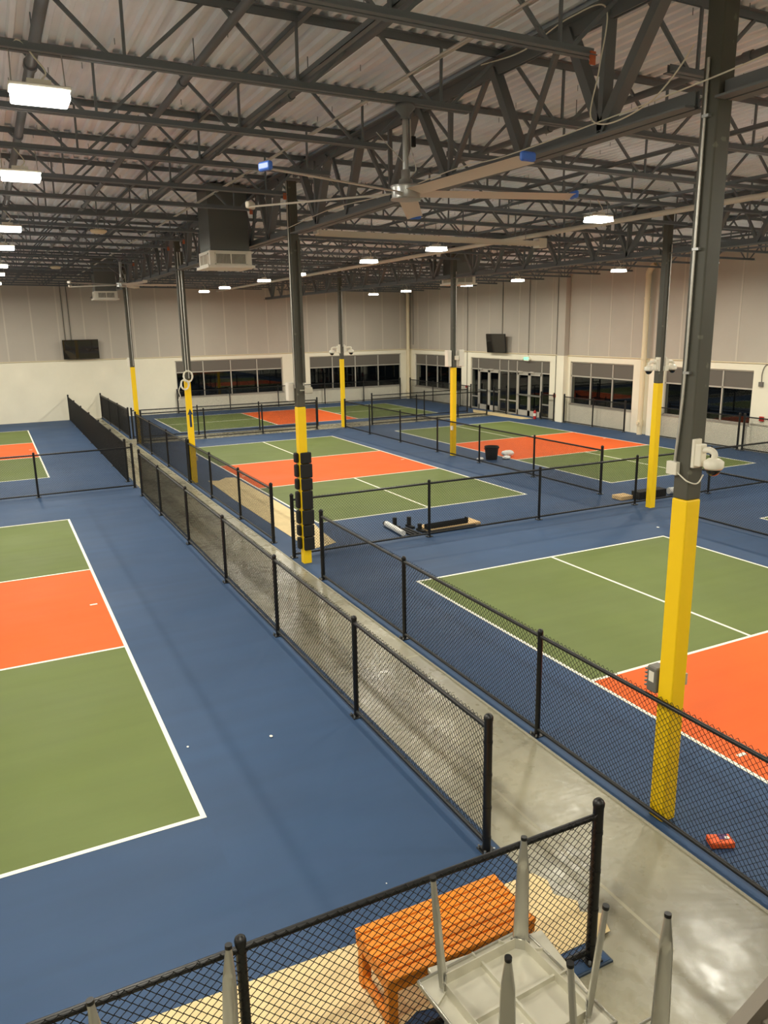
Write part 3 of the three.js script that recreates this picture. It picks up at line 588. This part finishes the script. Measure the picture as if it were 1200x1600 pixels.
{
  const dp = (label, x, z, ax) => {
    const t = thing('drain_pipe', label, 'pipe', [x, 0, z]);
    part('pipe', cyl(0.105, 0.105, 6.15, 0, 0, 0, 16), M.cream, t);
    part('elbow', tube([[0, 6.1, 0], [0, 6.3, 0], [ax[0] * 0.12, 6.48, ax[1] * 0.12], [ax[0] * 0.32, 6.62, ax[1] * 0.32]], 0.11, 16, 14), M.cream, t);
    part('clamp', cyl(0.125, 0.125, 0.035, 0, 5.35, 0, 16), M.cream, t); part('clamp', cyl(0.125, 0.125, 0.06, 0, 3.0, 0, 16), M.cream, t);
    const c = part('cleanout', [cyl(0.13, 0.13, 0.22, 0, 0.36, 0, 16)], M.cream, t); part('plug', rod(V(-0.1, 0.48, 0.02), V(-0.17, 0.48, 0.02), 0.065, 14), M.cream, c);
  };
  dp('cream drain pipe on the right wall between the two window openings', 22.0, -16.68, [0, 1]);
  dp('cream drain pipe in the far corner of the hall', 21.98, -36.24, [-1, 0]);
  const wb = (label, x, y, z, s, m = M.aluSat) => single('wall_box', rbx(0.07, s, s, 0.01, x, y, z), m, label, 'box');
  wb('grey electrical box on the right wall near the right edge', X1 - 0.04, 2.32, -11.4, 0.16, M.greyPlastic);
  wb('small grey box at the end of the short conduit by the pilaster', X1 - 0.06, 2.4, -22.02, 0.14, M.greyPlastic);
  wb('red alarm box low on the right wall near the right edge', X1 - 0.04, 1.15, -11.25, 0.16, M.red);
  wb('red alarm box low on the right wall right of the doors', X1 - 0.04, 1.15, -22.3, 0.15, M.red);
  wb('small alarm box low on the right wall left of the doors', X1 - 0.04, 1.12, -29.85, 0.14, M.red);
  single('wall_conduit', tube([[X1 - 0.03, BAND, -11.1], [X1 - 0.03, 2.95, -11.3], [X1 - 0.03, 2.7, -11.4], [X1 - 0.03, 2.4, -11.4]], 0.014, 16, 6), M.greyPlastic, 'bent conduit leading to the grey box near the right edge', 'conduit');
}
{
  const font = await new FontLoader().loadAsync('fonts/droid/droid_sans_bold.typeface.json');
  const t = thing('exit_sign', 'lit green exit sign above the glass doors', 'sign', [X1 - 0.03, 2.8, -24.5], -Math.PI / 2);
  part('case', rbx(0.38, 0.24, 0.05, 0.012, 0, 0.0, 0), M.white, t);
  const g = new TextGeometry('EXIT', { font, size: 0.13, depth: 0.006, curveSegments: 3 }); g.computeBoundingBox(); g.translate(-(g.boundingBox.max.x + g.boundingBox.min.x) / 2, -0.065, 0.025);
  part('letters', g, M.exit, t);
  for (const s of [-1, 1]) part('emergency_lamp', rbx(0.1, 0.1, 0.08, 0.03, s * 0.26, -0.02, 0.02), M.white, t);
  const l = new THREE.RectAreaLight(new THREE.Color(0.15, 1, 0.35), 4, 0.34, 0.16); l.position.set(0, 0, 0.04); l.rotation.y = Math.PI; l.name = 'sign_glow'; t.add(l);
}
function extinguisher(label, x, y, z) {
  const e = thing('fire_extinguisher', label, 'extinguisher', [x, y, z]);
  part('cylinder', lathe([[0.0001, 0], [0.065, 0], [0.07, 0.015], [0.07, 0.34], [0.06, 0.38], [0.03, 0.41], [0.022, 0.43], [0.0001, 0.43]], 20), M.red, e);
  part('label', cyl(0.0715, 0.0715, 0.13, 0, 0.15, 0, 20), M.white, e); part('valve', [cyl(0.02, 0.02, 0.05, 0, 0.42, 0, 10), bx(0.03, 0.015, 0.14, 0, 0.48, 0.03)], M.black, e);
  part('hose', tube([[0.02, 0.45, 0], [0.09, 0.42, 0.02], [0.1, 0.25, 0.02], [0.09, 0.1, 0.02]], 0.012, 16, 6), M.black, e); return e;
}
extinguisher('red fire extinguisher standing on the floor by the glass doors', 21.75, 0, -23.2);
extinguisher('red fire extinguisher hanging on the yellow column in front of the far right court', 13.04, 1.0, -7.31);
// beige domes among the far joists
for (const [lb, x, y, z] of [['small beige dome hanging in the left bay, nearer one', 1.05, 6.5, -11.2], ['small beige dome hanging in the left bay, farther one', 1.0, 6.5, -21.5]]) {
  const d = thing('ceiling_dome', lb, 'fixture', [x, y, z]); part('bowl', lathe([[0.0001, -0.05], [0.12, -0.04], [0.17, 0.0], [0.16, 0.03], [0.05, 0.05], [0.0001, 0.05]], 20), M.cream, d); part('stem', cyl(0.012, 0.012, 0.7, 0, 0.04, 0, 8), M.steel, d);
}

// ---------------------------------------------------------------- paper and mats on the floor
function sheet(name, label, cat, pts, mat, h = 0.004, y = 0.0032) {
  const s = new THREE.Shape(pts.map(p => new THREE.Vector2(p[0], -p[1]))); const g = new THREE.ExtrudeGeometry(s, { depth: h, bevelEnabled: false }); g.rotateX(-Math.PI / 2); g.translate(0, y, 0); worldUV(g);
  return single(name, g, mat, label, cat);
}
sheet('paper_sheet', 'wide tan paper sheet spread under the orange bench', 'paper', [[-4.5, 2.0], [-1.0, 1.99], [0.6, 2.06], [2.24, 2.07], [2.3, 2.2], [2.24, 2.35], [2.36, 2.5], [2.3, 2.6], [2.44, 2.69], [2.37, 2.86], [1.9, 2.86], [0.95, 2.85], [0.72, 2.79], [0.6, 2.84], [-1, 2.86], [-4.5, 2.9]], M.paper, 0.004, 0.002);
sheet('paper_sheet', 'long strip of tan paper beside the middle court', 'paper', [[4.2, -16.4], [4.5, -16.25], [4.8, -16.6], [5.06, -16.5], [5.08, -13], [5.06, -9.9], [4.95, -9.2], [4.86, -8.15], [4.55, -8.0], [4.3, -7.95], [4.18, -8.6], [4.16, -10.8], [4.15, -13.5]], M.paper);
sheet('door_mat', 'tan mat on the floor in front of the glass doors', 'mat', [[20.95, -27.3], [21.7, -28.5], [21.8, -26], [21.8, -23.4], [21.2, -23.5], [21.0, -25]], M.paper);

// ---------------------------------------------------------------- orange bench
{
  const b = thing('bench', 'orange painted wooden slat bench standing on tan paper', 'bench', [1.05, 0.006, 2.63]), L = 1.17, W = 0.52, H = 0.44;
  for (let i = 0; i < 7; i++) { part('slat', worldUV(rbx(L, 0.03, 0.063, 0.006, 0, H - 0.015, -W / 2 + 0.034 + i * (W - 0.068) / 6)), M.benchWood, b); }
  for (const z of [-1, 1]) part('apron', rbx(L, 0.085, 0.03, 0.004, 0, H - 0.075, z * (W / 2 - 0.03)), M.benchWood, b);
  for (const x of [-1, 1]) { part('end_rail', rbx(0.035, 0.085, W - 0.04, 0.004, x * (L / 2 - 0.021), H - 0.075, 0), M.benchWood, b); part('stretcher', rbx(0.045, 0.06, W - 0.1, 0.004, x * (L / 2 - 0.04), 0.07, 0), M.benchWood, b); for (const z of [-1, 1]) part('leg', rbx(0.07, H - 0.03, 0.07, 0.005, x * (L / 2 - 0.045), (H - 0.03) / 2, z * (W / 2 - 0.058)), M.benchWood, b); }
}

// ---------------------------------------------------------------- upturned metal tables
const TS = 0.8, TH = 0.74;
const legG = (() => {                                        // flat channel at the table, round tube at the foot; local y = length
  const N = 20, K = 16, pos = [], idx = [], uv = [], Lg = 0.69;
  for (let i = 0; i <= N; i++) {
    const t = i / N, e = t < 0.72 ? t * 0.35 / 0.72 : 0.35 + (t - 0.72) / 0.28 * 0.65, w = 0.048 + (0.0165 - 0.048) * e, d = 0.017 + (0.0165 - 0.017) * e, p = 5 - 3 * Math.min(1, Math.max(0, (t - 0.6) / 0.35));
    for (let k = 0; k < K; k++) { const a = k / K * 2 * Math.PI, c = Math.cos(a), s = Math.sin(a), q = Math.pow(Math.pow(Math.abs(c), p) + Math.pow(Math.abs(s), p), -1 / p); let z = d * s * q; if (s > 0 && Math.abs(c * q) < 0.72 && t < 0.8 && t > 0.04) z -= 0.016 * Math.min(1, (0.8 - t) * 10); pos.push(w * c * q, t * Lg, z); uv.push(k / K, t); }
    if (i) for (let k = 0; k < K; k++) { const a = (i - 1) * K + k, b = (i - 1) * K + (k + 1) % K; idx.push(a, a + K, b, b, a + K, b + K); }
  }
  const g = new THREE.BufferGeometry(); g.setAttribute('position', new THREE.Float32BufferAttribute(pos, 3)); g.setAttribute('uv', new THREE.Float32BufferAttribute(uv, 2)); g.setIndex(idx); g.computeVertexNormals();
  return toCreasedNormals(g, 0.7);
})();
const footG = merge([cyl(0.019, 0.019, 0.02, 0, 0.682, 0, 14)]);
function metalTable(label, x, y, z, turn, flipped, group) {   // modelled upside down: table top at y=0, legs pointing up
  const t = thing('metal_table', label, 'table', [x, y, z], turn, group), b = TS / 2;
  t.rotation.order = 'YXZ'; if (flipped) t.rotation.x = Math.PI;
  part('table_top', rbx(TS, 0.02, TS, 0.009, 0, 0.01, 0, 3), M.tableTop, t);
    part('rim', [rbx(TS, 0.034, 0.014, 0.006, 0, 0.018, -b + 0.007), rbx(TS, 0.034, 0.014, 0.006, 0, 0.018, b - 0.007), rbx(0.014, 0.034, TS, 0.006, -b + 0.007, 0.018, 0), rbx(0.014, 0.034, TS, 0.006, b - 0.007, 0.018, 0)], M.tableLeg, t);
  const a = 0.3;
  for (const [sx, sz] of [[0, 1], [0, -1], [1, 0], [-1, 0]]) part('apron', sx ? bx(0.004, 0.075, 2 * a - 0.08, sx * a, 0.055, 0) : bx(2 * a - 0.08, 0.075, 0.004, 0, 0.055, sz * a), M.tableTop, t);
  for (const [sx, sz] of [[1, 1], [1, -1], [-1, 1], [-1, -1]]) {
    const ang = Math.atan2(sx, sz);
    const br = part('corner_bracket', bx(0.115, 0.07, 0.005), M.tableLeg, t); br.position.set(sx * (a - 0.022), 0.055, sz * (a - 0.022)); br.rotation.y = ang;
    const l = part('leg', legG, M.tableLeg, t); l.position.set(sx * (a - 0.012), 0.06, sz * (a - 0.012)); l.rotation.order = 'YXZ'; l.rotation.set(0.085, ang + Math.PI, 0); l.rotation.x = -0.085;
    part('foot_cap', footG, M.black, l);
    for (const q of [-0.14, 0.14]) { const r = part('rib', bx(0.1, 0.022, 0.008), M.tableTop, t); r.position.set(sx * (a + 0.045) * 1 , 0.03, sz * (a - 0.08)); r.rotation.y = q > 0 ? 0.5 * sx * sz : 0; if (q < 0) { r.position.set(sx * (a - 0.08), 0.03, sz * (a + 0.045)); r.rotation.y = Math.PI / 2 - 0.5 * sx * sz; } }
  }
  part('rib', bx(2 * a, 0.036, 0.014, 0, 0.038, 0), M.tableTop, t); part('rib', bx(0.014, 0.034, 2 * a, 0, 0.037, 0), M.tableTop, t);
  for (const s of [-1, 1]) { part('rib', bx(0.1, 0.022, 0.01, s * (a + 0.045), 0.03, 0), M.tableTop, t); part('rib', bx(0.01, 0.022, 0.1, 0, 0.03, s * (a + 0.045)), M.tableTop, t); }
  part('paper_label', bx(0.11, 0.001, 0.14, -0.1, 0.0215, 0.2), M.white, t);
  return t;
}
const yTop = 0.752;
metalTable('upturned square metal table with legs in the air beside the orange bench', 0.89, yTop, 3.63, 0.06, false, 'stacked metal tables');
metalTable('upright metal table carrying the upturned table beside the bench', 0.945, yTop - 0.001, 3.61, -0.1, true, 'stacked metal tables');
metalTable('upturned square metal table at the bottom edge on the right', 1.16, yTop, 4.47, 0.02, false, 'stacked metal tables');
metalTable('upright metal table under the upturned one at the bottom right', 1.18, yTop - 0.001, 4.48, 0.04, true, 'stacked metal tables');
metalTable('upturned square metal table at the bottom left before the nearest fence', -0.93, yTop, 3.6, 0.03, false, 'stacked metal tables');
metalTable('upright metal table under the upturned one at the bottom left', -0.95, yTop - 0.001, 3.62, 0.0, true, 'stacked metal tables');

// ---------------------------------------------------------------- things lying about
{
  const p = thing('pouch', 'small orange pouch with purple and white print lying on the blue floor', 'pouch', [3.93, 0.002, 2.55], -0.45);
  part('body', rbx(0.21, 0.06, 0.135, 0.014, 0, 0.03, 0, 3), std(0xf0642a, 0.6), p); part('purple_print', bx(0.09, 0.002, 0.07, 0.03, 0.0605, -0.02), M.purple, p); part('white_print', cyl(0.022, 0.022, 0.003, 0.06, 0.0605, -0.005, 16), M.white, p);
  const can = thing('trash_bin', 'black round bin standing by the dividing fence at the far right court', 'bin', [13.6, 0, -15.0]);
  part('tub', lathe([[0.0001, 0], [0.19, 0], [0.235, 0.42], [0.25, 0.42], [0.25, 0.45], [0.225, 0.45], [0.185, 0.03], [0.0001, 0.03]], 24), M.blackMatte, can); part('handle', [rbx(0.05, 0.04, 0.12, 0.01, -0.255, 0.38, 0), rbx(0.05, 0.04, 0.12, 0.01, 0.255, 0.38, 0)], M.black, can);
  const lump = (r, sy, s) => { const g = new THREE.IcosahedronGeometry(r, 4), q = g.attributes.position; for (let i = 0; i < q.count; i++) { const v = V(q.getX(i), q.getY(i), q.getZ(i)), n = 1 + 0.55 * (fbm(v.x / r * 2 + 9, v.y / r * 2 + v.z / r * 1.7 + 9, 64, s, 4) - 0.5); q.setXYZ(i, v.x * n, Math.max(-r * 0.55, v.y * sy * n), v.z * n); } g.computeVertexNormals(); return g; };
  let g = lump(0.21, 0.5, 41); g.translate(14.38, 0.12, -15.15); single('plastic_bag', g, M.plasticWrap, 'crumpled white plastic bag on the floor right of the black bin', 'bag');
  g = lump(0.14, 0.4, 42); g.scale(1.8, 1, 1); g.scale(0.6, 1, 0.8); g.translate(14.05, 0.06, -14.75); single('plastic_bag', g, M.plasticWrap, 'flat white plastic scrap between bag and black bin', 'bag');
  g = lump(0.12, 0.4, 43); g.translate(13.15, 0.06, -15.0); single('plastic_bag', g, M.plasticWrap, 'small white plastic scrap left of the black bin', 'bag');
  // pile of bars and cardboard behind the cross fence
  single('cardboard_box', [(() => { const q = rbx(1.4, 0.06, 0.5, 0.01, 0, 0.032, 0, 1); q.rotateY(0.03); q.translate(7.68, 0, -8.1); return q; })()], M.cardboard, 'long flat cardboard box lying behind the cross fence', 'box');
  const bars = thing('steel_beam', 'long black steel beam lying on the cardboard behind the fence', 'beam', [7.5, 0.064, -7.95], 0.03);
  part('channel', [bx(1.1, 0.1, 0.012, 0, 0.05, 0.05), bx(1.1, 0.012, 0.1, 0, 0.006, 0), bx(1.1, 0.1, 0.012, 0, 0.05, -0.05)], M.blackMatte, bars); part('end_plate', bx(0.012, 0.13, 0.13, 0.55, 0.065, 0), M.blackMatte, bars);
  single('steel_beam', [(() => { const q = rbx(1.3, 0.07, 0.07, 0.006, 7.5, 0.035, -7.73, 1); return q; })()], M.blackMatte, 'black square steel bar lying on the floor by the cross fence', 'beam');
  single('steel_plate', rbx(0.36, 0.02, 0.16, 0.004, 7.72, 0.073, -8.2, 1), M.blackMatte, 'flat black steel plate on top of the cardboard', 'plate');
  [[6.56, -8.62, 0.17, 'left'], [6.84, -8.45, 0.19, 'middle'], [6.88, -8.02, 0.12, 'right']].forEach(([x, z, h, w]) => {
    const n = thing('post_base', `black steel base with upright stub, ${w} of the three behind the cross fence`, 'post base', [x, 0, z], 0.05);
    part('foot', [rbx(0.08, 0.05, 0.3, 0.006, 0, 0.025, 0.0, 1)], M.blackMatte, n); part('stub', rbx(0.075, h, 0.075, 0.006, 0, 0.05 + h / 2, -0.05, 1), M.blackMatte, n);
  });
  [[6.52, 'left'], [6.62, 'middle'], [6.72, 'right']].forEach(([x, w]) => single('steel_bar', [(() => { const q = rbx(0.06, 0.03, 0.62, 0.004, 0, 0.016, 0, 1); q.rotateY(0.04); q.translate(x, 0, -8.1); return q; })()], M.blackMatte, `flat black steel bar beside the white roll, ${w} of three`, 'bar', 'flat bars beside the roll'));
  const roll = thing('plastic_roll', 'white wrapped roll with dark end lying left of the black bars', 'roll', [6.37, 0.07, -8.3]);
  part('roll_body', [rod(V(0.03, 0, -0.48), V(-0.03, 0, 0.45), 0.065, 16, 0.06)], M.plasticWrap, roll); part('dark_core', rod(V(0.034, 0, -0.56), V(0.03, 0, -0.48), 0.055, 14), M.black, roll);
  // second pile behind the fence near the extinguisher column
  single('cardboard_box', rbx(0.4, 0.1, 0.35, 0.01, 13.02, 0.052, -8.2, 1), M.cardboard, 'small cardboard piece behind the column with extinguisher', 'box');
  single('equipment_case', rbx(0.95, 0.2, 0.3, 0.015, 13.75, 0.1, -8.0, 2), M.blackMatte, 'low black case on the floor between the two right columns', 'case');
  const r2 = thing('plastic_roll', 'white wrapped roll with dark hole behind the nearest column', 'roll', [14.75, 0.1, -7.9]); part('roll_body', rod(V(-0.35, 0, -0.05), V(0.25, 0, 0.05), 0.09, 16), M.plasticWrap, r2); part('dark_core', rod(V(0.24, 0, 0.049), V(0.256, 0, 0.052), 0.045, 12), M.black, r2);
  // scraps
  const scrap = (x, z, s, lb) => { const q = new THREE.IcosahedronGeometry(s, 1); q.scale(1, 0.35, 1.3); q.translate(x, 0.003 + s * 0.3, z); single('paper_scrap', q, M.plasticWrap, lb, 'scrap'); };
  scrap(1.02, -1.12, 0.02, 'tiny white scrap on the blue floor between left court and walkway fence'); scrap(0.13, -1.35, 0.014, 'tiny white scrap just outside the left court sideline');
  scrap(1.1, 1.6, 0.006, 'tiny white speck on the blue floor near the end of the walkway fence'); scrap(11.6, -5.6, 0.03, 'small white scrap on the blue floor before the extinguisher column');
}

// ---------------------------------------------------------------- gallery the photograph is taken from, with its stair
{
  const mz = structure('floor_gallery', [0, 0, 0]); mz.name = 'floor_gallery';
  part('gallery_slab', b2(-6.5, 6.5, 2.62, 2.86, 6.3, ZF), M.kerb, mz);
  const st = thing('staircase', 'brown grey stair side just showing in the bottom right corner', 'stair', [0, 0, 0]);
  const sl = 0.545, yAt = x => 1.985 + (x - 0.96) * sl;
  for (const z of [5.0, 6.15]) { const s = new THREE.Shape(); const xa = -2.4, xb = 2.5; s.moveTo(xa, yAt(xa)); s.lineTo(xb, yAt(xb)); s.lineTo(xb, yAt(xb) - 0.34); s.lineTo(xa + 0.4, yAt(xa + 0.4) - 0.34); s.lineTo(xa, yAt(xa) - 0.2); s.closePath(); const g = new THREE.ExtrudeGeometry(s, { depth: 0.05, bevelEnabled: false }); g.translate(0, 0, z - 0.025); part('stringer', g, M.stair, st); }
  for (let x = -2.2; x < 2.4; x += 0.29) part('tread', b2(x, x + 0.3, yAt(x + 0.15) - 0.2, yAt(x + 0.15) - 0.16, 5.02, 6.13), M.stair, st);
}

renderer.render(scene, camera);
